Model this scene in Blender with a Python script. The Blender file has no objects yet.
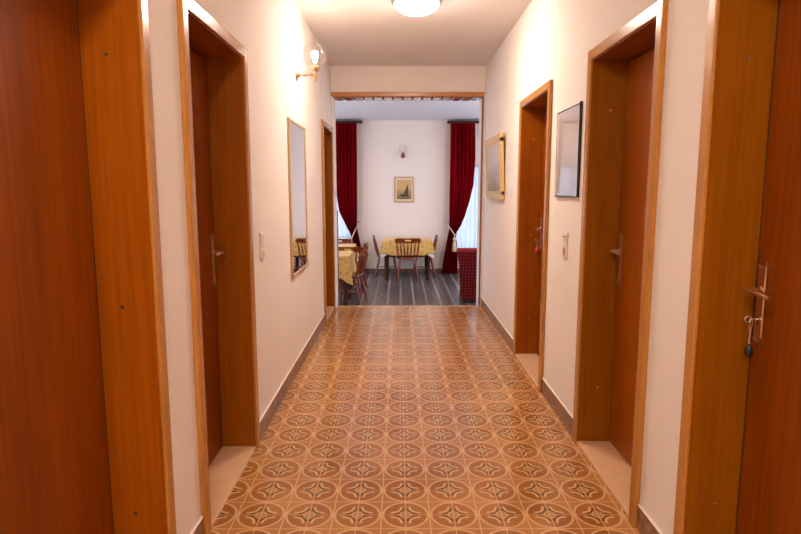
import bpy, bmesh, math, random
from mathutils import Vector, Matrix
random.seed(7)
PI = math.pi
SC = bpy.context.scene
COL = SC.collection

# ------------------------------------------------------------------ node helpers
def new_mat(name):
    m = bpy.data.materials.new(name); m.use_nodes = True
    nt = m.node_tree
    for n in list(nt.nodes): nt.nodes.remove(n)
    out = nt.nodes.new('ShaderNodeOutputMaterial')
    return m, nt, out

class NB:
    """tiny expression builder over Math nodes"""
    def __init__(s, nt): s.nt = nt
    def m(s, op, a, b=None, c=None, clamp=False):
        n = s.nt.nodes.new('ShaderNodeMath'); n.operation = op; n.use_clamp = clamp
        for i, v in enumerate((a, b, c)):
            if v is None: continue
            if isinstance(v, (int, float)): n.inputs[i].default_value = v
            else: s.nt.links.new(v, n.inputs[i])
        return n.outputs[0]
    def add(s, a, b): return s.m('ADD', a, b)
    def sub(s, a, b): return s.m('SUBTRACT', a, b)
    def mul(s, a, b): return s.m('MULTIPLY', a, b)
    def abs(s, a): return s.m('ABSOLUTE', a)
    def hyp(s, a, b): return s.m('SQRT', s.add(s.mul(a, a), s.mul(b, b)))
    def mx(s, a, b): return s.m('MAXIMUM', a, b)
    def below(s, v, edge, soft):            # 1 where v < edge
        n = s.nt.nodes.new('ShaderNodeMapRange'); n.clamp = True
        s.nt.links.new(v, n.inputs[0])
        n.inputs[1].default_value = edge - soft; n.inputs[2].default_value = edge + soft
        n.inputs[3].default_value = 1.0; n.inputs[4].default_value = 0.0
        return n.outputs[0]
    def band(s, v, c, w, soft): return s.below(s.abs(s.sub(v, c)), w, soft)
    def cell(s, v, size, off):              # signed distance to nearest lattice point, in cells
        t = s.mul(s.sub(v, off), 1.0 / size)
        return s.sub(t, s.m('ROUND', t))
    def mix(s, f, a, b):
        n = s.nt.nodes.new('ShaderNodeMix'); n.data_type = 'RGBA'
        if isinstance(f, (int, float)): n.inputs[0].default_value = f
        else: s.nt.links.new(f, n.inputs[0])
        for k, v in ((6, a), (7, b)):
            if isinstance(v, tuple): n.inputs[k].default_value = (*v, 1)
            else: s.nt.links.new(v, n.inputs[k])
        return n.outputs[2]
    def coords(s):
        t = s.nt.nodes.new('ShaderNodeTexCoord'); return t.outputs['Object']
    def xyz(s, vec):
        n = s.nt.nodes.new('ShaderNodeSeparateXYZ'); s.nt.links.new(vec, n.inputs[0]); return n.outputs
    def scaled(s, vec, sc):
        n = s.nt.nodes.new('ShaderNodeMapping'); s.nt.links.new(vec, n.inputs[0]); n.inputs['Scale'].default_value = sc
        return n.outputs[0]
    def noise(s, vec, scale, detail=3, rough=0.5):
        n = s.nt.nodes.new('ShaderNodeTexNoise'); s.nt.links.new(vec, n.inputs['Vector'])
        n.inputs['Scale'].default_value = scale; n.inputs['Detail'].default_value = detail; n.inputs['Roughness'].default_value = rough
        return n.outputs[0]
    def ramp(s, f, stops):
        n = s.nt.nodes.new('ShaderNodeValToRGB'); s.nt.links.new(f, n.inputs[0])
        e = n.color_ramp.elements
        while len(e) < len(stops): e.new(0.5)
        for i, (p, c) in enumerate(stops): e[i].position = p; e[i].color = (*c, 1)
        return n.outputs[0]
    def bump(s, h, strength, dist):
        n = s.nt.nodes.new('ShaderNodeBump'); s.nt.links.new(h, n.inputs['Height'])
        n.inputs['Strength'].default_value = strength; n.inputs['Distance'].default_value = dist
        return n.outputs[0]
    def bsdf(s, color=None, rough=0.5, metal=0.0, normal=None, spec=0.5, coat=0.0, coat_rough=0.1, sheen=0.0):
        b = s.nt.nodes.new('ShaderNodeBsdfPrincipled')
        if isinstance(color, tuple): b.inputs['Base Color'].default_value = (*color, 1)
        elif color is not None: s.nt.links.new(color, b.inputs['Base Color'])
        if isinstance(rough, (int, float)): b.inputs['Roughness'].default_value = rough
        else: s.nt.links.new(rough, b.inputs['Roughness'])
        b.inputs['Metallic'].default_value = metal
        b.inputs['Specular IOR Level'].default_value = spec
        b.inputs['Coat Weight'].default_value = coat; b.inputs['Coat Roughness'].default_value = coat_rough
        b.inputs['Sheen Weight'].default_value = sheen
        if normal is not None: s.nt.links.new(normal, b.inputs['Normal'])
        return b.outputs[0]

def simple(name, color, rough=0.5, metal=0.0, spec=0.5, coat=0.0, vary=0.06, vs=30.0, sheen=0.0, bump=0.0):
    m, nt, out = new_mat(name); n = NB(nt)
    co = n.coords(); f = n.noise(co, vs, 3)
    lo = tuple(max(0, c * (1 - vary)) for c in color); hi = tuple(min(1, c * (1 + vary)) for c in color)
    c = n.mix(f, lo, hi)
    nm = n.bump(f, bump, 0.002) if bump else None
    nt.links.new(n.bsdf(c, rough, metal, nm, spec, coat, 0.1, sheen), out.inputs[0])
    return m

def wood(name, dark, light, axis='z', rough=0.3, coat=0.25, grain=70.0):
    m, nt, out = new_mat(name); n = NB(nt)
    co = n.coords()
    sc = {'z': (1, 1, 0.03), 'y': (1, 0.03, 1), 'x': (0.03, 1, 1)}[axis]
    sc2 = {'z': (1, 1, 0.10), 'y': (1, 0.10, 1), 'x': (0.10, 1, 1)}[axis]
    f1 = n.noise(n.scaled(co, sc), grain, 4, 0.6)
    f2 = n.noise(n.scaled(co, sc2), 7.0, 3, 0.55)
    f = n.add(n.mul(f1, 0.6), n.mul(f2, 0.4))
    c = n.ramp(f, [(0.36, dark), (0.64, light)])
    r = n.add(n.mul(f1, 0.12), rough - 0.06)
    nt.links.new(n.bsdf(c, r, 0, n.bump(f1, 0.05, 0.001), (0.28 if coat == 0.15 else 0.5) if coat > 0.08 else 0.18, coat, 0.2), out.inputs[0])
    return m

def emit(name, color, strength):
    m, nt, out = new_mat(name)
    e = nt.nodes.new('ShaderNodeEmission'); e.inputs[0].default_value = (*color, 1); e.inputs[1].default_value = strength
    nt.links.new(e.outputs[0], out.inputs[0]); return m

def clear_glass(name, tint=(1, 1, 1), refl=0.08):
    m, nt, out = new_mat(name)
    t = nt.nodes.new('ShaderNodeBsdfTransparent'); t.inputs[0].default_value = (*tint, 1)
    g = nt.nodes.new('ShaderNodeBsdfGlossy'); g.inputs['Roughness'].default_value = 0.02
    lw = nt.nodes.new('ShaderNodeLayerWeight'); lw.inputs[0].default_value = 0.5
    mr = nt.nodes.new('ShaderNodeMapRange'); mr.inputs[3].default_value = refl * 0.4; mr.inputs[4].default_value = refl * 5
    nt.links.new(lw.outputs['Facing'], mr.inputs[0])
    p = nt.nodes.new('ShaderNodeMath'); p.operation = 'POWER'; p.inputs[1].default_value = 1.5
    nt.links.new(mr.outputs[0], p.inputs[0])
    x = nt.nodes.new('ShaderNodeMixShader')
    nt.links.new(p.outputs[0], x.inputs[0]); nt.links.new(t.outputs[0], x.inputs[1]); nt.links.new(g.outputs[0], x.inputs[2])
    nt.links.new(x.outputs[0], out.inputs[0]); return m

# ------------------------------------------------------------------ materials
WALLC = (0.88, 0.79, 0.73)
def plaster(name, color):
    m, nt, out = new_mat(name); n = NB(nt); co = n.coords()
    f = n.noise(co, 90, 4, 0.65); g = n.noise(co, 2.2, 2)
    lo = tuple(c * 0.96 for c in color)
    c = n.mix(g, lo, color)
    nt.links.new(n.bsdf(c, 0.85, 0, n.bump(f, 0.35, 0.004), 0.2), out.inputs[0]); return m
M = {}
M['wall'] = plaster('cream_plaster', WALLC)
M['ceil'] = plaster('ceiling_paint', (0.86, 0.785, 0.755))
M['dwall'] = plaster('dining_wall_paint', (0.89, 0.77, 0.70))
M['dceil'] = plaster('dining_ceiling_paint', (0.82, 0.80, 0.84))
M['leaf'] = wood('mahogany_veneer', (0.165, 0.030, 0.0004), (0.265, 0.056, 0.0010), 'z', 0.36, 0.04)
M['leaf_r'] = wood('mahogany_veneer_warm', (0.26, 0.056, 0.0006), (0.38, 0.094, 0.0015), 'z', 0.36, 0.04)
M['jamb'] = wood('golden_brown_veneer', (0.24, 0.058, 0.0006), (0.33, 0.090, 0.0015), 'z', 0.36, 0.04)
M['jamb_olive'] = wood('olive_brown_veneer', (0.225, 0.062, 0.0008), (0.315, 0.095, 0.0015), 'z', 0.36, 0.04)
M['casing'] = wood('honey_casing', (0.42, 0.165, 0.028), (0.53, 0.225, 0.048), 'z', 0.24, 0.15)
M['casing_h'] = wood('honey_casing_level', (0.42, 0.165, 0.028), (0.53, 0.225, 0.048), 'y', 0.24, 0.15)
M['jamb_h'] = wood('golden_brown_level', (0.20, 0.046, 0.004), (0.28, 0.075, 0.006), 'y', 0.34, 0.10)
M['trim_x'] = wood('lintel_wood', (0.42, 0.14, 0.02), (0.55, 0.21, 0.035), 'x', 0.3, 0.3)
M['darkstrip'] = wood('dark_corner_strip', (0.20, 0.06, 0.02), (0.30, 0.10, 0.03), 'z', 0.3, 0.3)
M['chair'] = wood('cherry_chair_wood', (0.15, 0.018, 0.007), (0.27, 0.040, 0.012), 'z', 0.28, 0.4)
M['chair_x'] = wood('cherry_chair_rail', (0.24, 0.050, 0.014), (0.40, 0.10, 0.028), 'x', 0.28, 0.4)
M['darkwood'] = wood('dark_table_wood', (0.045, 0.016, 0.010), (0.08, 0.022, 0.012), 'z', 0.45, 0.05)
M['rod'] = wood('dark_rail_wood', (0.035, 0.018, 0.012), (0.07, 0.030, 0.016), 'x', 0.6, 0.0)
M['stone'] = simple('cream_stone', (0.76, 0.46, 0.26), 0.28, vary=0.08, vs=14, coat=0.2)
M['brass'] = simple('worn_brass', (0.62, 0.42, 0.25), 0.33, 1.0, vs=60)
M['nickel'] = simple('bronze_nickel', (0.70, 0.52, 0.36), 0.36, 1.0, vs=60)
M['iron'] = simple('dark_iron', (0.10, 0.07, 0.06), 0.45, 0.8)
M['steel'] = simple('silver_metal', (0.62, 0.60, 0.58), 0.3, 1.0)
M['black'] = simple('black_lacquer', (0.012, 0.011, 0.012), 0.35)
M['plastic'] = simple('ivory_plastic', (0.80, 0.68, 0.58), 0.35)
M['plastic_dark'] = simple('tan_plastic', (0.55, 0.36, 0.20), 0.35)
M['grey_mark'] = simple('grey_plastic', (0.22, 0.2, 0.2), 0.4)
M['redtag'] = simple('red_plastic', (0.42, 0.02, 0.02), 0.35)
M['blacktag'] = simple('black_leather', (0.02, 0.018, 0.018), 0.5)
M['caulk'] = simple('pale_caulk', (0.85, 0.72, 0.62), 0.7)
M['paleframe'] = wood('pale_wood_frame', (0.52, 0.30, 0.14), (0.66, 0.42, 0.22), 'z', 0.35, 0.2)
M['goldframe'] = wood('gilt_wood_frame', (0.60, 0.34, 0.08), (0.74, 0.46, 0.14), 'z', 0.3, 0.3)
M['velvet'] = simple('crimson_velvet', (0.50, 0.004, 0.018), 0.7, vary=0.25, vs=12, sheen=0.0, spec=0.1)
M['rope'] = simple('cream_cord', (0.72, 0.55, 0.36), 0.8, vary=0.2, vs=120)
M['linen'] = simple('white_linen', (0.80, 0.78, 0.80), 0.8, spec=0.2)
M['winframe'] = simple('white_window_paint', (0.80, 0.80, 0.80), 0.4)
M['pane'] = clear_glass('window_glass', (0.97, 0.99, 1.0), 0.06)
M['globe'] = clear_glass('lamp_glass', (0.98, 0.96, 0.93), 0.10)
M['bulb'] = emit('lit_bulb', (1.0, 0.85, 0.70), 120.0)
M['dome'] = emit('lit_opal_glass', (1.0, 0.87, 0.74), 84.0)
M['bulb_off'] = simple('unlit_bulb', (0.85, 0.80, 0.76), 0.3)
m, nt, out = new_mat('mirror_silver'); n = NB(nt)
nt.links.new(n.bsdf((0.80, 0.78, 0.80), 0.02, 1.0), out.inputs[0]); M['mirror'] = m

def tile_floor():
    m, nt, out = new_mat('ornamental_floor_tile'); n = NB(nt)
    o = n.xyz(n.coords()); x, y = o[0], o[1]
    u = n.cell(x, 0.2, 0.0249); v = n.cell(y, 0.2, 2.258)
    au, av = n.abs(u), n.abs(v)
    r = n.hyp(u, v)
    S = 0.012
    disc = n.below(r, 0.46, S)
    ring = n.band(r, 0.465, 0.022, S)
    qd = n.hyp(n.sub(au, 0.258), n.sub(av, 0.258))
    inr = n.below(n.mx(au, av), 0.268, S)
    arc = n.mul(n.band(qd, 0.165, 0.024, S), inr)
    shade = n.mul(n.band(qd, 0.214, 0.026, S), n.below(r, 0.245, S))
    tip = n.mul(n.band(n.hyp(n.sub(n.mx(au, av), 0.285), n.sub(n.m('MINIMUM', au, av), 0.08)), 0.0, 0.035, S), 1.0)
    hub = n.band(r, 0.112, 0.014, S)
    hubfill = n.below(r, 0.10, S)
    l1 = n.mx(n.below(au, 0.010, 0.008), n.below(av, 0.007, 0.007))
    l2 = n.mx(n.below(n.abs(n.sub(au, 0.5)), 0.012, 0.008), n.below(n.abs(n.sub(av, 0.5)), 0.011, 0.008))
    # outer spandrel: small concave diamond in the gaps between circles
    qo = n.hyp(n.sub(au, 0.5), n.sub(av, 0.5))
    co = n.coords()
    big = n.noise(co, 2.3, 3, 0.6); fine = n.noise(co, 55, 4, 0.7)
    # per tile tone
    wn = nt.nodes.new('ShaderNodeTexWhiteNoise'); wn.noise_dimensions = '2D'
    cb = nt.nodes.new('ShaderNodeCombineXYZ')
    nt.links.new(n.m('FLOOR', n.mul(n.sub(x, 0.0249), 5.0)), cb.inputs[0]); nt.links.new(n.m('FLOOR', n.mul(n.sub(y, 2.258), 5.0)), cb.inputs[1])
    nt.links.new(cb.outputs[0], wn.inputs['Vector'])
    tone = n.add(n.mul(big, 0.5), n.add(n.mul(fine, 0.3), n.mul(wn.outputs[0], 0.35)))
    base = n.ramp(tone, [(0.30, (0.35, 0.130, 0.032)), (0.80, (0.53, 0.24, 0.080))])
    dark = n.ramp(tone, [(0.30, (0.25, 0.080, 0.014)), (0.80, (0.43, 0.175, 0.050))])
    light = (0.74, 0.44, 0.22)
    c = n.mix(disc, base, dark)
    c = n.mix(n.mul(shade, 0.8), c, (0.10, 0.055, 0.016))
    c = n.mix(n.mul(hubfill, 0.75), c, (0.50, 0.24, 0.09))
    for f, k in ((ring, 0.85), (arc, 0.95), (tip, 0.6), (hub, 0.75), (l2, 0.9), (l1, 0.85)):
        c = n.mix(n.mul(f, k), c, light)
    rough = n.add(n.mul(fine, 0.14), 0.09)
    nt.links.new(n.bsdf(c, rough, 0, n.bump(n.add(fine, n.mul(n.mx(l1, l2), -0.7)), 0.06, 0.002), 0.45, 0.0), out.inputs[0])
    return m
M['tile'] = tile_floor()

def dining_floor():
    m, nt, out = new_mat('grey_patterned_tile'); n = NB(nt)
    co = n.coords(); o = n.xyz(co); x, y = o[0], o[1]
    u = n.cell(x, 0.4, 0.22); 
    stripe = n.below(n.abs(u), 0.030, 0.008)
    du, dv = n.cell(x, 0.1, 0.02), n.cell(y, 0.1333, 0.0)
    vo = nt.nodes.new('ShaderNodeTexVoronoi'); vo.inputs['Scale'].default_value = 13.0; vo.inputs['Randomness'].default_value = 0.55; nt.links.new(co, vo.inputs['Vector'])
    dots = n.below(vo.outputs['Distance'], 0.22, 0.05)
    mid = n.mul(n.below(n.abs(n.cell(x, 0.4, 0.42)), 0.035, 0.01), n.below(n.abs(dv), 0.25, 0.05))
    dots = n.mx(dots, mid)
    eu, ev = n.cell(x, 0.2, 0.07), n.cell(y, 0.2, 0.05)
    dots2 = n.band(n.hyp(eu, ev), 0.30, 0.05, 0.03)
    f = n.noise(co, 30, 4, 0.7)
    c = n.ramp(f, [(0.3, (0.045, 0.032, 0.032)), (0.7, (0.10, 0.075, 0.075))])
    c = n.mix(n.mul(dots, 0.8), c, (0.52, 0.48, 0.48))
    c = n.mix(n.mul(dots2, 0.15), c, (0.35, 0.31, 0.31))
    c = n.mix(n.mul(stripe, 0.7), c, (0.48, 0.42, 0.40))
    nt.links.new(n.bsdf(c, 0.28, 0, None, 0.5), out.inputs[0]); return m
M['dtile'] = dining_floor()

def skirting():
    m, nt, out = new_mat('marbled_skirting_tile'); n = NB(nt); co = n.coords()
    f = n.noise(co, 22, 5, 0.7); o = n.xyz(co)
    c = n.ramp(f, [(0.3, (0.10, 0.040, 0.016)), (0.5, (0.21, 0.095, 0.042)), (0.70, (0.46, 0.27, 0.14))])
    j = n.below(n.abs(n.cell(o[1], 0.2, 2.158)), 0.012, 0.006)
    c = n.mix(n.mul(j, 0.6), c, (0.55, 0.36, 0.22))
    nt.links.new(n.bsdf(c, 0.3, 0, None, 0.5), out.inputs[0]); return m
M['skirt'] = skirting()

def brocade():
    m, nt, out = new_mat('golden_brocade'); n = NB(nt); co = n.coords()
    f = n.noise(co, 26, 4, 0.6); g = n.noise(co, 70, 2, 0.5)
    c = n.ramp(f, [(0.36, (0.40, 0.17, 0.035)), (0.46, (0.74, 0.40, 0.09)), (0.60, (0.82, 0.50, 0.15))])
    c = n.mix(n.mul(g, 0.35), c, (0.84, 0.60, 0.26))
    nt.links.new(n.bsdf(c, 0.40, 0, n.bump(f, 0.2, 0.002), 0.35, 0, 0.1, 0.1), out.inputs[0]); return m
M['brocade'] = brocade()

def upholstery():
    m, nt, out = new_mat('red_dotted_upholstery'); n = NB(nt); co = n.coords(); o = n.xyz(co)
    u = n.cell(o[0], 0.045, 0.0); v = n.cell(o[2], 0.045, 0.0)
    us = n.cell(n.add(o[1], o[0]), 0.045, 0.0)
    d = n.below(n.hyp(us, v), 0.20, 0.08)
    f = n.noise(co, 60, 3)
    c = n.mix(f, (0.10, 0.002, 0.006), (0.17, 0.003, 0.009))
    c = n.mix(n.mul(d, 0.5), c, (0.36, 0.13, 0.07))
    nt.links.new(n.bsdf(c, 0.75, 0, None, 0.15, 0, 0.1, 0.0), out.inputs[0]); return m
M['sofa'] = upholstery()
M['sofa_plain'] = simple('red_upholstery_roll', (0.30, 0.005, 0.014), 0.7, vary=0.2, vs=40)

def canvas(name, top, bottom, ztop, zbot, glossy):
    m, nt, out = new_mat(name); n = NB(nt); co = n.coords(); o = n.xyz(co)
    f = n.noise(co, 9, 4, 0.6)
    t = n.add(n.mul(n.sub(o[2], zbot), 1.0 / (ztop - zbot)), n.mul(n.sub(f, 0.5), 0.5))
    c = n.ramp(t, [(0.15, bottom), (0.6, top)])
    d = n.bsdf(c, 0.6)
    if glossy:
        g = nt.nodes.new('ShaderNodeBsdfGlossy'); g.inputs['Roughness'].default_value = 0.03
        x = nt.nodes.new('ShaderNodeMixShader'); x.inputs[0].default_value = glossy
        nt.links.new(d, x.inputs[1]); nt.links.new(g.outputs[0], x.inputs[2]); d = x.outputs[0]
    nt.links.new(d, out.inputs[0]); return m

# ------------------------------------------------------------------ mesh helpers
def box(bm, x0, x1, y0, y1, z0, z1, bev=0.0, seg=1):
    x0, x1 = min(x0, x1), max(x0, x1); y0, y1 = min(y0, y1), max(y0, y1)
    r = bmesh.ops.create_cube(bm, size=1.0, matrix=Matrix.Translation(((x0+x1)/2, (y0+y1)/2, (z0+z1)/2)) @ Matrix.Diagonal((x1-x0, y1-y0, z1-z0, 1)))
    if bev:
        es = list({e for v in r['verts'] for e in v.link_edges})
        bmesh.ops.bevel(bm, geom=es, offset=min(bev, 0.45*min(x1-x0, y1-y0, z1-z0)), segments=seg, profile=0.5, affect='EDGES')

def tube(bm, pts, rad, seg=10, cap=True):
    pts = [Vector(p) for p in pts]; n = len(pts)
    rad = rad if isinstance(rad, (list, tuple)) else [rad]*n
    rings = []; prev = None
    for i, p in enumerate(pts):
        t = (pts[min(i+1, n-1)] - pts[max(i-1, 0)]).normalized()
        if prev is None:
            a = Vector((0, 0, 1)) if abs(t.z) < 0.9 else Vector((1, 0, 0))
            u = t.cross(a).normalized()
        else:
            u = (prev - t*prev.dot(t)).normalized()
        prev = u; w = t.cross(u)
        rings.append([bm.verts.new(p + (u*math.cos(2*PI*k/seg) + w*math.sin(2*PI*k/seg))*rad[i]) for k in range(seg)])
    for a, b in zip(rings, rings[1:]):
        for k in range(seg): bm.faces.new((a[k], a[(k+1) % seg], b[(k+1) % seg], b[k]))
    if cap:
        bm.faces.new(rings[0][::-1]); bm.faces.new(rings[-1])

def turned(bm, a, b, prof, seg=10):
    """turned spindle between a and b; prof = [(t, r)]"""
    a, b = Vector(a), Vector(b)
    tube(bm, [a.lerp(b, t) for t, r in prof], [r for t, r in prof], seg)

def lathe(bm, prof, axis_o, axis=(0, 0, 1), seg=24):
    """prof = [(r, h)] along axis from axis_o"""
    ax = Vector(axis).normalized(); o = Vector(axis_o)
    q = Vector((0, 0, 1)).rotation_difference(ax)
    rings = []
    for r, h in prof:
        if r < 1e-6: rings.append([bm.verts.new(o + ax*h)])
        else: rings.append([bm.verts.new(o + ax*h + q @ Vector((r*math.cos(2*PI*k/seg), r*math.sin(2*PI*k/seg), 0))) for k in range(seg)])
    for a, b in zip(rings, rings[1:]):
        for k in range(seg):
            k2 = (k+1) % seg
            if len(a) == 1 and len(b) == 1: continue
            if len(a) == 1: bm.faces.new((a[0], b[k2], b[k]))
            elif len(b) == 1: bm.faces.new((a[k], a[k2], b[0]))
            else: bm.faces.new((a[k], a[k2], b[k2], b[k]))

def sphere(bm, c, r, seg=24, rings=14):
    bmesh.ops.create_uvsphere(bm, u_segments=seg, v_segments=rings, radius=r, matrix=Matrix.Translation(c))

def root_of(o):
    while o.parent: o = o.parent
    return o

def obj(name, bm, mat, parent=None, smooth=None, world=True):
    """link a bmesh as ONE mesh object; coordinates are scene coordinates when world"""
    if parent is not None and world:
        bmesh.ops.translate(bm, verts=bm.verts, vec=-root_of(parent).location)
    bmesh.ops.recalc_face_normals(bm, faces=bm.faces)
    me = bpy.data.meshes.new(name); bm.to_mesh(me); bm.free()
    me.materials.append(mat)
    o = bpy.data.objects.new(name, me); COL.objects.link(o)
    if parent is not None: o.parent = parent
    if smooth is not None:
        for p in me.polygons: p.use_smooth = True
        a = me.attributes.get('sharp_edge') or me.attributes.new('sharp_edge', 'BOOLEAN', 'EDGE')
        b2 = bmesh.new(); b2.from_mesh(me); b2.edges.ensure_lookup_table()
        vals = [(len(e.link_faces) == 2 and e.calc_face_angle(0) > math.radians(smooth)) for e in b2.edges]
        b2.free()
        a.data.foreach_set('value', vals)
    return o

def tag(o, label, cat, group=None, kind=None):
    o['label'] = label; o['category'] = cat
    if group: o['group'] = group
    if kind: o['kind'] = kind
    return o

def thing(name, label, cat, loc=(0, 0, 0), rotz=0.0, group=None, kind=None):
    o = bpy.data.objects.new(name, None); COL.objects.link(o)
    o.location = loc; o.rotation_euler = (0, 0, rotz); o.empty_display_size = 0.1
    return tag(o, label, cat, group, kind)

def part(name, mat, parent, fn, smooth=None, world=True):
    bm = bmesh.new(); fn(bm); return obj(name, bm, mat, parent, smooth, world)

def boxes(name, mat, lst, parent=None, bev=0.0, smooth=None):
    bm = bmesh.new()
    for b in lst: box(bm, *b, bev=bev)
    return obj(name, bm, mat, parent, smooth)

def struct(o, label=None, cat=None):
    o['kind'] = 'structure'
    if label: o['label'] = label; o['category'] = cat
    return o

def dup(root, loc, rotz=0.0, label=None, group=None):
    r = root.copy(); COL.objects.link(r); r.location = loc; r.rotation_euler = (0, 0, rotz)
    if label: r['label'] = label
    if group: r['group'] = group
    for ch in list(root.children):
        c = ch.copy(); COL.objects.link(c); c.parent = r
        for g in ch.children:
            d = g.copy(); COL.objects.link(d); d.parent = c
    return r

# ------------------------------------------------------------------ dimensions
XL, XR = -0.76, 0.955            # corridor wall faces
CEIL = 2.69
Y0, YE, YD = -2.4, 6.64, 6.88    # corridor back, corridor end, dining room near face
DF = -0.34                       # dining room floor
DX0, DX1, DY1 = -3.3, 3.3, 11.70
T = 0.26                         # wall thickness
HEAD = 1.965                     # clear door height
CW = 0.050                       # casing width (uprights)
CH = 0.053                       # casing width (head)

# doors: (side, y0 clear, y1 clear)
DOORS = [(-1, 0.93, 1.745), (-1, 2.130, 2.880), (-1, 5.800, 6.535),
         (1, 0.98, 1.795), (1, 2.212, 2.940), (1, 3.772, 4.592)]

# ------------------------------------------------------------------ shell
def side_wall(name, side, X):
    lst = []; y = Y0
    for s, a, b in DOORS:
        if s != side: continue
        lst.append((X, X + side*T, y, a - 0.02, 0, CEIL)); lst.append((X, X + side*T, a - 0.02, b + 0.02, HEAD + 0.02, CEIL)); y = b + 0.02
    lst.append((X, X + side*T, y, YD if False else YE, 0, CEIL))
    return struct(boxes(name, M['wall'], lst), 'cream plaster corridor wall on the %s side' % ('left' if side < 0 else 'right'), 'wall')
side_wall('wall_left', -1, XL)
side_wall('wall_right', 1, XR)
struct(boxes('wall_behind', M['wall'], [(XL - T, XR + T, Y0 - 0.2, Y0, 0, CEIL)]), 'cream plaster wall closing the near end of the corridor', 'wall')
struct(boxes('floor', M['tile'], [(XL - T, XR + T, Y0, YE - 0.035, -0.12, 0)]), 'corridor floor of brown ornamental tiles with circles', 'floor')
struct(boxes('ceiling', M['ceil'], [(XL - T, XR + T, Y0, YE, CEIL, CEIL + 0.1)]), 'plain cream corridor ceiling', 'ceiling')

# partition between corridor and dining room, opening in the middle
OXL, OXR, OZ = XL + 0.022, XR - 0.032, 2.362
struct(boxes('wall_partition', M['wall'], [(DX0, OXL, YE, YD, DF, CEIL), (OXR, DX1, YE, YD, DF, CEIL), (OXL, OXR, YE, YD, OZ + 0.012, CEIL)]),
       'cream wall with the wide opening at the corridor end', 'wall')
# wooden trim of the opening
struct(boxes('trim_1', M['trim_x'], [(XL + 0.002, XR - 0.012, YE - 0.022, YE, OZ, OZ + 0.048)], bev=0.004), 'brown wooden board along the top of the wide opening', 'trim')
def soffit(bm):
    nb = 15; w = (OXR - OXL) / nb
    for i in range(nb):
        a = OXL + i*w
        box(bm, a + 0.010, a + w - 0.010, YE, YD, OZ - 0.010, OZ + 0.012, 0.006)
SOF = struct(part('trim_2', wood('soffit_boards', (0.30, 0.12, 0.05), (0.46, 0.22, 0.10), 'y', 0.15, 0.8), None, soffit), 'narrow glossy boards lining the underside of the opening', 'trim')
struct(boxes('trim_3', M['darkstrip'], [(OXR - 0.006, OXR + 0.014, YE - 0.008, YE + 0.012, 0.0, OZ)], bev=0.003), 'thin dark wooden strip down the right edge of the opening', 'trim')
struct(boxes('trim_4', M['stone'], [(OXL, OXR, YE - 0.035, YE + 0.005, -0.05, 0.002), (XL, OXL, YE - 0.035, YE, -0.05, 0.002), (OXR, XR, YE - 0.035, YE, -0.05, 0.002)], bev=0.003), 'pale stone edge at the top of the steps', 'trim')
struct(boxes('trim_5', M['dtile'], [(OXL, OXR, YE - 0.035, YE, DF, -0.05), (OXL, OXR, YE, YE + 0.30, DF, -0.17)]), 'grey tiled steps going down into the dining room', 'step')

boxes('backing_strip', simple('dark_backing', (0.05, 0.03, 0.03), 0.6), [(OXL, OXR, YE + 0.001, YD - 0.001, OZ + 0.0, OZ + 0.0118)], SOF)
# dining room shell
struct(boxes('floor_dining', M['dtile'], [(DX0, DX1, YE, DY1, DF - 0.1, DF)]), 'grey dining room floor with dotted tiles and pale stripes', 'floor')
struct(boxes('ceiling_dining', M['dceil'], [(DX0, DX1, YD, DY1, CEIL, CEIL + 0.1)]), 'pale dining room ceiling', 'ceiling')
WZ0, WZ1 = 0.34, 1.84
WRZ0 = 0.10
WL, WR = (-2.25, -0.95), (1.10, 2.20)
def back_wall(bm):
    y0, y1 = DY1, DY1 + 0.3
    box(bm, DX0 - 0.3, DX1 + 0.3, y0, y1, DF, WRZ0); box(bm, DX0 - 0.3, DX1 + 0.3, y0, y1, WZ1, CEIL)
    xs = [DX0 - 0.3, WL[0], WL[1], WR[0], WR[1], DX1 + 0.3]
    for i in (0, 2, 4): box(bm, xs[i], xs[i+1], y0, y1, WRZ0, WZ1)
    box(bm, WL[0], WL[1], y0, y1, WRZ0, WZ0)
struct(part('wall_back', M['dwall'], None, back_wall), 'pale pink far wall of the dining room', 'wall')
SY = (7.9, 10.6); SZ0, SZ1 = 0.34, 2.2
def dside(bm, x0, x1):
    box(bm, x0, x1, YE, DY1, DF, SZ0); box(bm, x0, x1, YE, DY1, SZ1, CEIL)
    box(bm, x0, x1, YE, SY[0], SZ0, SZ1); box(bm, x0, x1, SY[1], DY1, SZ0, SZ1)
struct(part('wall_dining_left', M['dwall'], None, lambda bm: dside(bm, DX0 - 0.3, DX0)), 'left wall of the dining room', 'wall')
struct(part('wall_dining_right', M['dwall'], None, lambda bm: dside(bm, DX1, DX1 + 0.3)), 'right wall of the dining room', 'wall')

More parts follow.
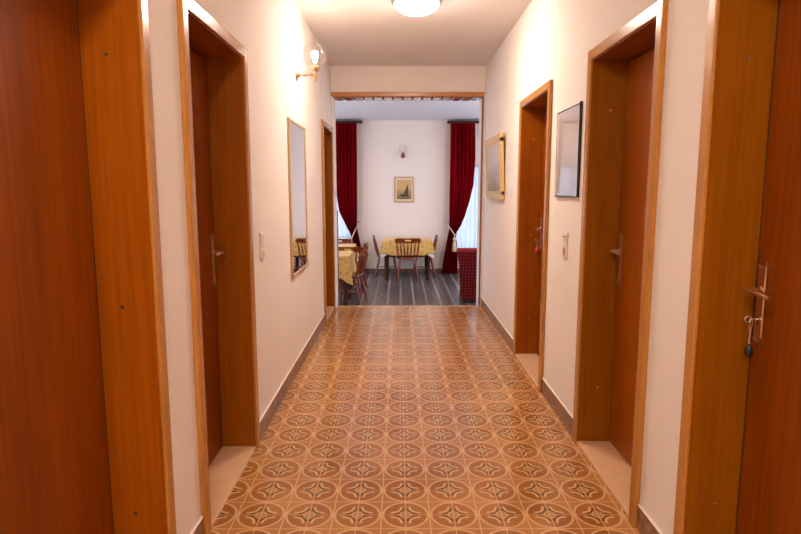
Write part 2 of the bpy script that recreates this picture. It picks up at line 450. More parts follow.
def window(idx, a, b, z0, z1, label, along='x', pos=DY1 + 0.12):
    mid = (a + b) / 2
    loc = (mid, pos, z0) if along == 'x' else (pos, mid, z0)
    t = thing('window_%d' % idx, label, 'window', loc, kind='structure')
    def P(u0, u1, d0, d1, zz0, zz1):
        return (u0, u1, pos + d0, pos + d1, zz0, zz1) if along == 'x' else (pos + d0, pos + d1, u0, u1, zz0, zz1)
    f = 0.055
    nmul = 2 if b - a < 1.5 else 4
    lst = [P(a, b, 0, 0.06, z0, z0 + f), P(a, b, 0, 0.06, z1 - f, z1), P(a, a + f, 0, 0.06, z0 + f, z1 - f), P(b - f, b, 0, 0.06, z0 + f, z1 - f)]
    for k in range(1, nmul):
        c = a + (b - a)*k/nmul
        lst.append(P(c - f*0.7, c + f*0.7, 0.002, 0.058, z0 + f, z1 - f))
    boxes('window_frame', M['winframe'], lst, t, bev=0.004)
    for k in range(nmul):
        c0 = a + (b - a)*k/nmul + 0.045; c1 = a + (b - a)*(k+1)/nmul - 0.045
        boxes('pane', M['pane'], [P(c0, c1, 0.028, 0.033, z0 + 0.05, z1 - 0.05)], t)
    if along == 'x': boxes('window_sill', M['winframe'], [(a, b, DY1 + 0.003, pos, z0, z0 + 0.02)], t, bev=0.003)
    return t
window(1, *WL, WZ0, WZ1, 'bright window behind the left red curtain')
window(2, *WR, WRZ0, WZ1, 'bright window behind the right red curtain')
window(3, *SY, SZ0, SZ1, 'window in the left side wall of the dining room', 'y', DX0 - 0.2)
window(4, *SY, SZ0, SZ1, 'window in the right side wall of the dining room', 'y', DX1 + 0.14)

# dining baseboards
def dskirt(bm):
    box(bm, DX0, DX1, DY1 - 0.012, DY1, DF, DF + 0.09)
struct(part('baseboard_back', simple('grey_skirting', (0.16, 0.12, 0.10), 0.4), None, dskirt), 'dark skirting along the far wall', 'baseboard')

# corridor baseboards
def skirts(side, X, spans, name):
    bm = bmesh.new()
    for a, b in spans: box(bm, X, X - side*0.010, a, b, 0, 0.098, 0.002)
    o = struct(obj(name, bm, M['skirt']), 'marbled brown skirting tiles along the %s corridor wall' % ('left' if side < 0 else 'right'), 'baseboard')
    bm = bmesh.new()
    for a, b in spans: box(bm, X, X - side*0.011, a, b, 0.098, 0.107, 0.003)
    obj('caulk_line', bm, M['caulk'], o, world=False)
CO = CW + 0.004
def spans_for(side):
    ds = [d for d in DOORS if d[0] == side]; y = Y0; r = []
    for s, a, b in ds: r.append((y, a - CO)); y = b + CO
    if side > 0: r.append((y, YE))
    return r
skirts(-1, XL, spans_for(-1), 'baseboard_left'); skirts(1, XR, spans_for(1), 'baseboard_right')

# ------------------------------------------------------------------ doors
def door(idx, side, a, b, leafm, jambm, label, handle=True):
    X = XL if side < 0 else XR
    P = 0.022                                      # casing stands proud of the wall
    xf = X - side*P                                # casing front
    xl = X + side*0.155                            # face of the leaf
    t = thing('door_%d' % idx, label, 'door', (X + side*0.1, (a + b)/2, 0), kind='structure')
    # casing: two uprights and a head, each with a bead on the inner edge
    bm = bmesh.new()
    for u0, u1, s in ((a - CW, a, 1), (b, b + CW, -1)):
        box(bm, xf, X + side*0.001, u0, u1, 0, HEAD + CH, 0.004)
    obj('casing_upright', bm, M['casing'], t)
    bm = bmesh.new()
    box(bm, xf, X + side*0.001, a - 0.001, b + 0.001, HEAD, HEAD + CH, 0.004)
    obj('casing_head', bm, M['casing_h'], t)
    # jamb lining with the rebate that closes behind the leaf
    bm = bmesh.new()
    for u0, u1, st in ((a - 0.018, a + 0.004, a + 0.03), (b - 0.004, b + 0.018, b - 0.03)):
        box(bm, X, X + side*T, u0, u1, 0.0, HEAD + 0.018)
    box(bm, xl + side*0.045, X + side*T, a + 0.004, a + 0.035, 0.0, HEAD - 0.004)
    box(bm, xl + side*0.045, X + side*T, b - 0.035, b - 0.004, 0.0, HEAD - 0.004)
    box(bm, xf + side*0.010, X, a - 0.0005, a + 0.004, 0.0, HEAD - 0.004)
    box(bm, xf + side*0.010, X, b - 0.004, b + 0.0005, 0.0, HEAD - 0.004)
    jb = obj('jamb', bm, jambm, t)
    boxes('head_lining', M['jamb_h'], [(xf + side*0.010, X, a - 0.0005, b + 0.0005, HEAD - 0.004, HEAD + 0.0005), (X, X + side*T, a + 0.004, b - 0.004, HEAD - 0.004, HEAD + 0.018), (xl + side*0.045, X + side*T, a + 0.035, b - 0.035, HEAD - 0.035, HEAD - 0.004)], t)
    # screw caps on the far jamb
    for z in (1.727, 0.985, 0.312):
        part('screw_cap', M['iron'] if side < 0 else M['brass'], jb, lambda bm: lathe(bm, [(0.006, 0), (0.005, 0.0015), (0.0, 0.002)], (X + side*0.085, b - 0.004, z), (0, -1, 0), 12), 40)
    # stone threshold
    boxes('threshold', M['stone'], [(X - side*0.012, X + side*T, a + 0.005, b - 0.005, 0.0, 0.018)], t, bev=0.003)
    # leaf
    g = 0.009
    lf = boxes('door_leaf', leafm, [(xl, xl + side*0.042, a + 0.004 + g, b - 0.004 - g, 0.021, HEAD - 0.004 - g)], t, bev=0.002)
    boxes('door_seal', M['black'], [(xl + side*0.003, xl + side*0.040, b - 0.004 - g, b - 0.004, 0.021, HEAD - 0.006)], t)  # black strip painting the shade in the gap beside the leaf
    # long plate handle near the far edge (the nearest left door is hung on its far edge)
    if not handle: return None
    hy = b - 0.045; d = -side
    hm = M['brass'] if idx in (4,) else M['nickel']
    bm = bmesh.new()
    box(bm, xl, xl + d*0.006, hy - 0.019, hy + 0.019, 0.885, 1.110, 0.0025)
    lathe(bm, [(0.019, 0.0), (0.019, 0.006)], (xl, hy, 1.110), (d, 0, 0), 20)
    lathe(bm, [(0.019, 0.0), (0.019, 0.006)], (xl, hy, 0.885), (d, 0, 0), 20)
    pl = obj('handle_plate', bm, hm, lf, 35)
    z = 1.035
    part('lever', hm, lf, lambda bm: (lathe(bm, [(0.0145, 0.006), (0.0145, 0.012), (0.010, 0.014)], (xl, hy, z), (d, 0, 0), 16),
        tube(bm, [(xl + d*0.006, hy, z), (xl + d*0.040, hy, z), (xl + d*0.050, hy - 0.006, z), (xl + d*0.053, hy - 0.02, z), (xl + d*0.053, hy - 0.07, z + 0.003), (xl + d*0.050, hy - 0.115, z - 0.004)],
             [0.0085, 0.0085, 0.0085, 0.0085, 0.0095, 0.0075], 12)), 40)
    part('keyhole', M['iron'], lf, lambda bm: (lathe(bm, [(0.0055, 0), (0.0055, 0.0005), (0, 0.0006)], (xl + d*0.006, hy, 0.945), (d, 0, 0), 12), box(bm, xl + d*0.0058, xl + d*0.0065, hy - 0.0025, hy + 0.0025, 0.925, 0.945)))
    return xl, hy
door(1, *DOORS[0], M['leaf'], M['leaf_r'], 'reddish brown wooden door nearest the camera on the left wall', False)
door(2, *DOORS[1], M['leaf'], M['jamb'], 'brown wooden door on the left wall just before the switch plate')
door(3, *DOORS[2], M['jamb_olive'], M['jamb_olive'], 'golden framed door at the far end of the left wall')
k4 = door(4, *DOORS[3], M['leaf'], M['jamb_olive'], 'brown wooden door nearest the camera on the right wall')
door(5, *DOORS[4], M['leaf_r'], M['jamb_olive'], 'orange brown door on the right wall beyond the nearest one')
k6 = door(6, *DOORS[5], M['leaf'], M['leaf_r'], 'farthest door on the right wall, next to the gilt picture')

# keys left in the locks
def door_key(xl, hy, tagm, label, drop, fob):
    x = xl - 0.0065; z = 0.945
    t = thing('door_key', label, 'key', (x, hy, z))
    part('key', M['steel'], t, lambda bm: (tube(bm, [(x, hy, z), (x - 0.022, hy, z)], 0.003, 8), 
        tube(bm, [(x - 0.030 + 0.009*math.cos(q*PI/8), hy, z + 0.009*math.sin(q*PI/8)) for q in range(17)], 0.0022, 6, False)), 40)
    part('ring', M['steel'], t, lambda bm: tube(bm, [(x - 0.020 + 0.004*math.sin(q*PI/10), hy + 0.010*math.cos(q*PI/10)*0.4, z - 0.020 - 0.022*math.sin(q*PI/10 + PI/2)) for q in range(21)], 0.0013, 6, False), 40)
    part('chain', M['steel'], t, lambda bm: tube(bm, [(x - 0.020, hy, z - 0.040), (x - 0.021, hy + 0.002, z - 0.05 - drop*0.5), (x - 0.020, hy, z - 0.045 - drop)], 0.0022, 6), 40)
    part('fob', tagm, t, lambda bm: (lathe(bm, [(0, 0), (0.004, 0.001), (0.008, 0.008), (fob*0.28, fob*0.35), (fob*0.30, fob*0.7), (fob*0.2, fob*0.93), (0, fob)], (x - 0.020, hy, z - 0.043 - drop), (0, 0, -1), 14)), 50)
door_key(*k4, M['blacktag'], 'key with black fob hanging in the nearest right door', 0.035, 0.042)
door_key(*k6, M['redtag'], 'key with red tag hanging in the farthest right door', 0.01, 0.055)

# ------------------------------------------------------------------ corridor fittings
# wall sconce with clear globe
def sconce(name, label, loc, out, mats, bulbm, globe_r=0.088, arm=0.14):
    """built around the wall plate centre; out = unit vector away from the wall"""
    t = thing(name, label, 'wall lamp', loc)
    o = Vector(loc); u = Vector(out)
    part('wall_plate', mats, t, lambda bm: lathe(bm, [(0.0, 0), (0.045, 0.0), (0.045, 0.006), (0.036, 0.012), (0.018, 0.018), (0.012, 0.03), (0, 0.032)], o, u, 24), 40)
    e = o + u*arm
    part('arm', mats, t, lambda bm: tube(bm, [o + u*0.02, o + u*0.05, o + u*0.055, o + u*0.075, o + u*0.08, e, ], [0.007, 0.007, 0.012, 0.012, 0.007, 0.008], 12), 40)
    part('lamp_holder', mats, t, lambda bm: lathe(bm, [(0.0, -0.055), (0.007, -0.05), (0.010, -0.03), (0.016, -0.012), (0.018, 0.02), (0.030, 0.032), (0.034, 0.045), (0.034, 0.058), (0.026, 0.060), (0, 0.060)], e, (0, 0, 1), 20), 40)
    gc = e + Vector((0, 0, 0.055 + globe_r*0.94))
    def gl(bm):
        pr = []
        for k in range(2, 25):
            a = -PI/2 + k*PI/24
            pr.append((max(0, globe_r*math.cos(a)) if k < 24 else 0, globe_r*math.sin(a)))
        lathe(bm, pr, gc, (0, 0, 1), 28)
    part('globe', M['globe'], t, gl, 60)
    part('bulb', bulbm, t, lambda bm: lathe(bm, [(0, -0.045), (0.011, -0.04), (0.013, -0.02), (0.024, 0.0), (0.027, 0.012), (0.022, 0.028), (0.010, 0.037), (0, 0.039)], gc - Vector((0, 0, 0.008)), (0, 0, 1), 18), 60)
    return t
sconce('wall_sconce', 'lit brass wall lamp with clear globe above the corridor mirror', (XL, 4.42, 2.177), (1, 0, 0), M['brass'], M['bulb'])

# ceiling lamp: opal dome in a metal rim held by clips
def ceiling_lamp(loc, label):
    t = thing('ceiling_lamp', label, 'ceiling lamp', loc, group=None)
    o = Vector(loc)
    part('base_plate', M['steel'], t, lambda bm: lathe(bm, [(0, 0), (0.172, 0), (0.178, -0.02), (0.178, -0.062), (0.168, -0.068), (0.150, -0.066), (0.150, -0.03), (0, -0.03)], o, (0, 0, 1), 40), 40)
    part('opal_dome', M['dome'], t, lambda bm: lathe(bm, [(0.158, -0.062), (0.152, -0.080), (0.132, -0.102), (0.100, -0.120), (0.060, -0.132), (0.02, -0.137), (0, -0.1375)], o, (0, 0, 1), 40), 80)
    for k in range(3):
        a = -PI/2 + 2*PI*k/3 + PI/3 + 0.0
        c, s = math.cos(a), math.sin(a)
        part('clip', M['iron'], t, lambda bm: tube(bm, [o + Vector((c*0.176, s*0.176, -0.05)), o + Vector((c*0.176, s*0.176, -0.075)), o + Vector((c*0.150, s*0.150, -0.094))], 0.006, 8), 40)
    return t
CL = ceiling_lamp((0.121, 4.25, CEIL), 'lit round opal lamp on the corridor ceiling above the tiles')
dup(CL, (-0.22, 0.35, CEIL), 0, 'lit round opal lamp on the ceiling just above the viewer')
dup(CL, (-0.22, -1.5, CEIL), 0, 'lit round opal lamp on the ceiling behind the viewer')  # extra lamp out of view, added to lift the near walls
dup(CL, (-1.9, 9.2, CEIL), 0, 'lit round opal lamp on the left of the dining room ceiling')  # hidden lamp, added to warm and brighten the dining room
dup(CL, (1.9, 9.2, CEIL), 0, 'lit round opal lamp on the right of the dining room ceiling')  # added likewise out of sight, for warm light from the right

# long mirror on the left wall
def framed(name, label, cat, side, X, y0, y1, z0, z1, fw, depth, frame_m, inner_name, inner_m, tilt=0.0, near_m=None):
    t = thing(name, label, cat, (X, (y0 + y1)/2, z0))
    xi = X - side*depth
    bm = bmesh.new()
    box(bm, X, xi, y0, y1, z0, z0 + fw, 0.003); box(bm, X, xi, y0, y1, z1 - fw, z1, 0.003)
    box(bm, X, xi, y0, y0 + fw, z0 + fw*0.5, z1 - fw*0.5, 0.003); box(bm, X, xi, y1 - fw, y1, z0 + fw*0.5, z1 - fw*0.5, 0.003)
    obj('frame', bm, frame_m, t)
    boxes(inner_name, inner_m, [(X + side*-0.002, X - side*(depth - 0.006), y0 + fw*0.7, y1 - fw*0.7, z0 + fw*0.7, z1 - fw*0.7)], t)
    if tilt:
        t.rotation_euler = (0, -side*tilt, 0)
    return t
framed('wall_mirror', 'tall narrow mirror in pale wood frame on the left wall', 'mirror', -1, XL, 4.02, 4.70, 0.725, 1.825, 0.022, 0.018, M['paleframe'], 'mirror_glass', M['mirror'])
FP = framed('framed_print', 'glazed print in thin black frame between two doors on the right wall', 'picture', 1, XR, 3.11, 3.56, 1.302, 1.795, 0.007, 0.013, M['steel'], 'glazed_print', canvas('pale_print', (0.66, 0.54, 0.52), (0.52, 0.46, 0.46), 0.5, 0.0, 0.38))
boxes('black_edge', M['black'], [(XR, XR - 0.015, 3.1065, 3.1105, 1.301, 1.796), (XR, XR - 0.015, 3.11, 3.56, 1.299, 1.3025)], FP)  # near edge is black; the bottom strip paints the thin shadow below
framed('framed_picture', 'gilt framed picture at the far end of the right wall', 'picture', 1, XR, 5.29, 6.24, 1.25, 1.848, 0.078, 0.03, M['goldframe'], 'glazed_picture', canvas('grey_picture', (0.60, 0.50, 0.50), (0.26, 0.19, 0.16), 0.6, 0.0, 0.2), 0.045)

# switch plates
def switch_plate(label, side, X, y, z, kind):
    t = thing('switch_plate', label, 'switch', (X, y, z))
    d = -side
    boxes('plate', M['plastic'], [(X, X + d*0.009, y - 0.041, y + 0.041, z - 0.075, z + 0.075)], t, bev=0.004)
    boxes('rocker', M['plastic'], [(X + d*0.007, X + d*0.014, y - 0.026, y + 0.026, z + 0.010, z + 0.062)], t, bev=0.003)
    if kind == 'socket':
        boxes('mark', M['grey_mark'], [(X + d*0.0142, X + d*0.0148, y - 0.018, y + 0.018, z + 0.044, z + 0.054)], t)
        part('socket_ring', M['plastic_dark'], t, lambda bm: lathe(bm, [(0.024, 0.008), (0.024, 0.012), (0.019, 0.013), (0.018, 0.009), (0, 0.009)], (X, y, z - 0.036), (d, 0, 0), 24), 40)
    else:
        part('pull_knob', M['plastic'], t, lambda bm: lathe(bm, [(0.022, 0.008), (0.022, 0.013), (0.014, 0.02), (0.0, 0.022)], (X, y, z - 0.036), (d, 0, 0), 20), 40)
        boxes('rocker', M['plastic'], [(X + d*0.007, X + d*0.013, y - 0.010, y + 0.022, z - 0.07, z - 0.055)], t, bev=0.003)
switch_plate('ivory switch plate on the left wall beside the brown door', -1, XL, 3.185, 1.035, 'switch')
switch_plate('ivory switch and socket plate on the right wall under the black framed print', 1, XR, 3.315, 1.025, 'socket')

# newel post by the steps
NP = tag(part('handrail_post', M['darkstrip'], None, lambda bm: (box(bm, -0.768, -0.738, 6.985, 7.015, DF, 1.06, 0.004), lathe(bm, [(0.012, 1.06), (0.019, 1.068), (0.019, 1.080), (0.010, 1.09), (0, 1.092)], (-0.753, 7.0, 0), (0, 0, 1), 14))), 'slim brown wooden post at the left edge of the opening', 'post')

# ------------------------------------------------------------------ dining chairs
LEGP = [(0, 0.011), (0.10, 0.015), (0.16, 0.012), (0.20, 0.019), (0.26, 0.014), (0.5, 0.019), (0.66, 0.021), (0.72, 0.014), (0.76, 0.022), (0.84, 0.016), (1, 0.014)]
def make_chair(label, loc, rz, group):
    t = thing('dining_chair', label, 'chair', (0, 0, 0), 0, group)
    sz = 0.44
    def seat(bm):
        pts = []
        for k in range(32):
            a = 2*PI*k/32; c, s = math.cos(a), math.sin(a)
            e = 0.45
            x = 0.205*math.copysign(abs(c)**e, c); y = 0.195*math.copysign(abs(s)**e, s)
            x *= 1 + 0.10*y/0.195
            pts.append((x, y))
        top = [bm.verts.new((x*0.97, y*0.97, sz)) for x, y in pts]; mid = [bm.verts.new((x, y, sz - 0.012)) for x, y in pts]; bot = [bm.verts.new((x*0.95, y*0.95, sz - 0.034)) for x, y in pts]
        dish = [bm.verts.new((x*0.75, y*0.75, sz - 0.008)) for x, y in pts]
        for A, B in ((dish, top), (top, mid), (mid, bot)):
            for k in range(32): bm.faces.new((A[k], A[(k+1) % 32], B[(k+1) % 32], B[k]))
        bm.faces.new(dish); bm.faces.new(bot[::-1])
    part('seat', M['chair_x'], t, seat, 35, False)
    feet = {}
    for sx in (-1, 1):
        for sy in (-1, 1):
            a = (sx*0.195, sy*0.195 - (0.03 if sy < 0 else 0), 0); b = (sx*0.135, sy*0.135, sz - 0.03)
            feet[sx, sy] = (Vector(a), Vector(b))
            part('leg', M['chair'], t, lambda bm: turned(bm, a, b, LEGP, 10), 50, False)
    def at(k, f): return feet[k][0].lerp(feet[k][1], f)
    SP = [(0, 0.008), (0.3, 0.011), (0.5, 0.014), (0.7, 0.011), (1, 0.008)]
    for sx in (-1, 1): part('stretcher', M['chair'], t, lambda bm: turned(bm, at((sx, -1), 0.42), at((sx, 1), 0.42), SP, 8), 50, False)
    part('stretcher', M['chair'], t, lambda bm: turned(bm, at((-1, -1), 0.42).lerp(at((-1, 1), 0.42), 0.5), at((1, -1), 0.42).lerp(at((1, 1), 0.42), 0.5), SP, 8), 50, False)
    zr0, zr1 = 0.715, 0.805
    def yb(u): return -0.262 + 0.030*(u/0.235)**2
    # back posts and spindles fan out upward
    for sx in (-1, 1):
        part('back_post', M['chair'], t, lambda bm: turned(bm, (sx*0.168, -0.165, sz - 0.01), (sx*0.205, yb(0.205), zr0 + 0.02), [(0, 0.013), (0.15, 0.016), (0.3, 0.013), (0.6, 0.017), (0.85, 0.012), (1, 0.012)], 10), 50, False)
    for k in range(5):
        f = (k - 2)/2.0
        part('spindle', M['chair'], t, lambda bm: turned(bm, (f*0.105, -0.178, sz - 0.01), (f*0.140, yb(f*0.14), zr0 + 0.02), [(0, 0.008), (0.2, 0.010), (0.45, 0.015), (0.6, 0.013), (0.8, 0.008), (1, 0.008)], 8), 50, False)
    def rail(bm):
        us = [-0.235, -0.225, -0.18, -0.12, -0.055, 0.0, 0.055, 0.12, 0.18, 0.225, 0.235]
        zs = [0.0, 0.36, 0.68, 1.0]
        g = {}
        for i, u in enumerate(us):
            crest = 0.0 if abs(u) < 0.2 else -0.012*((abs(u) - 0.2)/0.035)
            for j, w in enumerate(zs):
                zz = zr0 + (zr1 + crest - zr0)*w + (0.012*(abs(u)/0.235)**2 if j == 0 else 0)
                g[i, j] = bm.verts.new((u, yb(u) - 0.012*w, zz))
        fs = []
        for i in range(len(us) - 1):
            for j in range(3):
                if j == 1 and i in (4, 5): continue
                fs.append(bm.faces.new((g[i, j], g[i+1, j], g[i+1, j+1], g[i, j+1])))
        bmesh.ops.solidify(bm, geom=fs, thickness=0.022)
    part('top_rail', M['chair_x'], t, rail, None, False)
    t.location = loc; t.rotation_euler = (0, 0, rz)
    return t
GA, GB = 'chairs at the far dining table', 'chairs at the left dining tables'
c0 = make_chair('cherry wood spindle chair with its back to the corridor at the far table', (0.152, 10.765, DF), 0, GA)
dup(c0, (-0.245, 11.18, DF), -PI/2 , 'cherry wood chair at the left end of the far table, facing right', GA)
dup(c0, (0.465, 11.18, DF), PI/2, 'cherry wood chair at the right end of the far table, beside the red curtain', GA)
dup(c0, (-0.755, 8.56, DF), PI/2 - 0.22, 'side chair facing left at the near left table, nearest the opening', GB)
dup(c0, (-0.80, 9.72, DF), PI/2 - 0.12, 'side chair facing left at the rear left table, half hidden by the nearer one', GB)
dup(c0, (-0.80, 9.19, DF), 0, 'chair with its back to the corridor between the two left tables', GB)
dup(c0, (-1.09, 10.15, DF), PI, 'chair facing the corridor beyond the rear left table, near the left window', GB)

# ------------------------------------------------------------------ tables and cloths
def make_table(label, cx, cy, w, d, group):
    t = thing('dining_table', label, 'table', (cx, cy, DF), 0, group)
    z = DF + 0.738
    boxes('table_top', M['darkwood'], [(cx - w/2, cx + w/2, cy - d/2, cy + d/2, z - 0.028, z)], t, bev=0.004)
    boxes('apron', M['darkwood'], [(cx - w/2 + 0.07, cx + w/2 - 0.07, cy - d/2 + 0.06, cy - d/2 + 0.08, z - 0.12, z - 0.028), (cx - w/2 + 0.07, cx + w/2 - 0.07, cy + d/2 - 0.08, cy + d/2 - 0.06, z - 0.12, z - 0.028),
        (cx - w/2 + 0.06, cx - w/2 + 0.08, cy - d/2 + 0.06, cy + d/2 - 0.06, z - 0.12, z - 0.028), (cx + w/2 - 0.08, cx + w/2 - 0.06, cy - d/2 + 0.06, cy + d/2 - 0.06, z - 0.12, z - 0.028)], t)
    for sx in (-1, 1):
        for sy in (-1, 1):
            px, py = cx + sx*(w/2 - 0.05), cy + sy*(d/2 - 0.05)
            part('leg', M['darkwood'], t, lambda bm: tube(bm, [(px, py, z - 0.03), (px, py, DF)], [0.034*1.3, 0.024*1.3], 4), None)
    return t
def cloth(name, label, cx, cy, w, d, ztop, hem, corner, mat, group, thick=0.0025, off=0.0):
    """draped rectangular cloth: hem = drop along the edges, corner = drop at the corners"""
    bm = bmesh.new(); w2, d2 = w/2 + off, d/2 + off; n = 18
    per = []
    for k in range(n): per.append((-w2 + 2*w2*k/n, -d2, 0, -1, k/n))
    for k in range(n): per.append((w2, -d2 + 2*d2*k/n, 1, 0, k/n))
    for k in range(n): per.append((w2 - 2*w2*k/n, d2, 0, 1, k/n))
    for k in range(n): per.append((-w2, d2 - 2*d2*k/n, -1, 0, k/n))
    N = len(per); rows = 7
    rings = []
    for r in range(rows):
        f = r/(rows - 1); ring = []
        for i, (x, y, nx, ny, q) in enumerate(per):
            e = min(q, 1 - q)*2                      # 0 at the corners, 1 mid edge
            cn = max(0.0, 1 - e/0.30)
            L = hem + (corner - hem)*cn
            # outward: fold flares near the corners
            fl = f*(0.012 + 0.045*cn**2 + 0.010*math.sin(i*1.35 + cx*9)*(1 - cn))
            dx, dy = (x/w2 if q == 0 else nx), (y/d2 if q == 0 else ny)
            if 0 < cn < 1:
                dx += (math.copysign(0.5*cn, x) if nx == 0 else 0); dy += (math.copysign(0.5*cn, y) if ny == 0 else 0)
            ring.append(bm.verts.new((cx + x + dx*fl, cy + y + dy*fl, ztop - L*f - (0.004 if r else 0))))
        rings.append(ring)
    for a, b in zip(rings, rings[1:]):
        for k in range(N): bm.faces.new((a[k], a[(k+1) % N], b[(k+1) % N], b[k]))
    # the flat top: a grid that shares the rim vertices
    rim = rings[0]; G = {}
    for k in range(n + 1):
        G[k, 0] = rim[k]; G[n, k] = rim[n + k]; G[n - k, n] = rim[2*n + k]; G[0, n - k] = rim[(3*n + k) % N]
    for i in range(1, n):
        for j in range(1, n): G[i, j] = bm.verts.new((cx - w2 + 2*w2*i/n, cy - d2 + 2*d2*j/n, ztop))
    for i in range(n):
        for j in range(n): bm.faces.new((G[i, j], G[i+1, j], G[i+1, j+1], G[i, j+1]))
    bmesh.ops.recalc_face_normals(bm, faces=bm.faces[:])
    bmesh.ops.solidify(bm, geom=bm.faces[:], thickness=thick)
    o = obj(name, bm, mat, None, 60); tag(o, label, 'tablecloth', group); return o
TABS = [('far', 0.145, 11.10, 0.88, 0.80, 'dark wooden table against the far wall under the small picture', 'far dining table'),
        ('near', -1.12, 8.50, 0.80, 0.74, 'dark wooden table on the left just beyond the opening', 'near left table'),
        ('rear', -1.18, 9.70, 0.82, 0.70, 'dark wooden table at the left rear beside the left window', 'rear left table')]
for nm, cx, cy, w, d, lab, where in TABS:
    make_table(lab, cx, cy, w, d, 'dining tables')
    zt = DF + 0.738
    cloth('under_cloth', 'white under cloth with hanging corners on the %s' % where, cx, cy, w, d, zt + 0.004, 0.20, 0.32, M['linen'], 'white under cloths', off=0.004)
    cloth('tablecloth', 'golden patterned tablecloth on the %s' % where, cx, cy, w, d, zt + 0.010, 0.27 if nm != 'near' else 0.30, 0.22 if nm != 'near' else 0.40, M['brocade'], 'golden tablecloths', off=0.014)

# ------------------------------------------------------------------ curtains
def lerp_tab(tab, z):
    for (z0, x0), (z1, x1) in zip(tab, tab[1:]):
        if z0 >= z >= z1:
            f = (z0 - z)/(z0 - z1); return x0 + (x1 - x0)*f
    return tab[-1][1]
def curtain(label, inner, outer, yb, phase):
    bm = bmesh.new(); zt, zb = inner[0][0], inner[-1][0]
    R, Cn = 90, 110; g = []
    nf = 6
    for r in range(R + 1):
        z = zt + (zb - zt)*r/R
        a, b = lerp_tab(inner, z), lerp_tab(outer, z)
        wd = abs(b - a); amp = 0.042 + 0.040*min(1, 0.16/max(wd, 0.05))
        if z > zt - 0.08: amp *= 0.6
        row = []
        for c in range(Cn + 1):
            u = c/Cn
            ph = 2*PI*nf*u + phase + 0.7*math.sin(3.1*u*2 + z*1.3)
            y = yb - amp*(math.sin(ph) + 0.35*math.sin(2.3*ph + 1.1))
            x = a + (b - a)*(u + 0.018*math.sin(ph*1.0 + 0.8)*(4*u*(1 - u)))
            row.append(bm.verts.new((x, y, z)))
        g.append(row)
    for r in range(R):
        for c in range(Cn): bm.faces.new((g[r][c], g[r][c+1], g[r+1][c+1], g[r+1][c]))
    bmesh.ops.solidify(bm, geom=bm.faces[:], thickness=0.004)
    o = obj('curtain', bm, M['velvet'], None, 70); tag(o, label, 'curtain', 'red velvet curtains'); return o
RI = [(2.615, 0.985), (1.72, 0.985), (1.14, 0.982), (0.742, 0.985), (0.60, 0.985), (0.50, 0.972), (0.344, 0.938), (-0.017, 0.880), (DF + 0.01, 0.835)]
RO = [(2.615, 1.467), (1.915, 1.478), (1.431, 1.448), (1.039, 1.356), (0.80, 1.280), (0.62, 1.205), (0.50, 1.125), (0.46, 1.106), (0.344, 1.130), (0.1, 1.160), (DF + 0.01, 1.165)]
LI = [(2.615, -0.825), (1.527, -0.828), (0.80, -0.835), (0.62, -0.842), (0.50, -0.825), (0.344, -0.790), (0.0, -0.74), (DF + 0.01, -0.70)]
LO = [(2.615, -1.27), (1.60, -1.262), (1.136, -1.225), (0.90, -1.185), (0.742, -1.11), (0.60, -1.04), (0.483, -0.975), (0.40, -0.935), (0.33, -0.93), (0.0, -0.98), (DF + 0.01, -1.0)]
curtain('red velvet curtain tied back at the right window', RI, RO, 11.53, 0.4)
curtain('red velvet curtain tied back at the left window', LI, LO, 11.53, 1.9)
m, nt, out = new_mat('sheer_fabric')
tr = nt.nodes.new('ShaderNodeBsdfTransparent'); tl = nt.nodes.new('ShaderNodeBsdfTranslucent'); df = nt.nodes.new('ShaderNodeBsdfDiffuse')
tr.inputs[0].default_value = (0.9, 0.92, 0.95, 1); tl.inputs[0].default_value = (0.26, 0.29, 0.32, 1); df.inputs[0].default_value = (0.6, 0.6, 0.64, 1)
m1 = nt.nodes.new('ShaderNodeMixShader'); m1.inputs[0].default_value = 0.55; nt.links.new(tl.outputs[0], m1.inputs[1]); nt.links.new(df.outputs[0], m1.inputs[2])
m2 = nt.nodes.new('ShaderNodeMixShader'); m2.inputs[0].default_value = 0.93; nt.links.new(tr.outputs[0], m2.inputs[1]); nt.links.new(m1.outputs[0], m2.inputs[2])
nt.links.new(m2.outputs[0], out.inputs[0]); M['sheer'] = m
def sheer(label, x0, x1, zb):
    bm = bmesh.new(); z0, z1 = zb + 0.03, WZ1 - 0.005; n = 120; A = []; B = []
    for k in range(n + 1):
        x = x0 + (x1 - x0)*k/n; y = DY1 + 0.055 + 0.014*math.sin(k*0.62) + 0.006*math.sin(k*0.23)
        A.append(bm.verts.new((x, y, z0))); B.append(bm.verts.new((x, y, z1)))
    for k in range(n): bm.faces.new((A[k], A[k+1], B[k+1], B[k]))
    tag(obj('sheer_curtain', bm, M['sheer'], None, 60), label, 'curtain', 'white sheer curtains')
sheer('thin white sheer curtain in the left window', WL[0] + 0.01, WL[1] - 0.01, WZ0)
sheer('thin white sheer curtain in the right window', WR[0] + 0.01, WR[1] - 0.01, WRZ0)
def rail(label, x0, x1):
    t = thing('curtain_rail', label, 'curtain rail', ((x0 + x1)/2, DY1, 2.62), 0, 'curtain rails')
    boxes('rail', M['rod'], [(x0, x1, 11.46, 11.60, 2.618, 2.660)], t, bev=0.004)
    for x in (x0 + 0.15, x1 - 0.15): boxes('bracket', M['rod'], [(x - 0.015, x + 0.015, 11.598, DY1, 2.625, 2.650)], t)
rail('dark curtain rail above the right window', 0.93, 2.35)
rail('dark curtain rail above the left window', -2.25, -0.717)
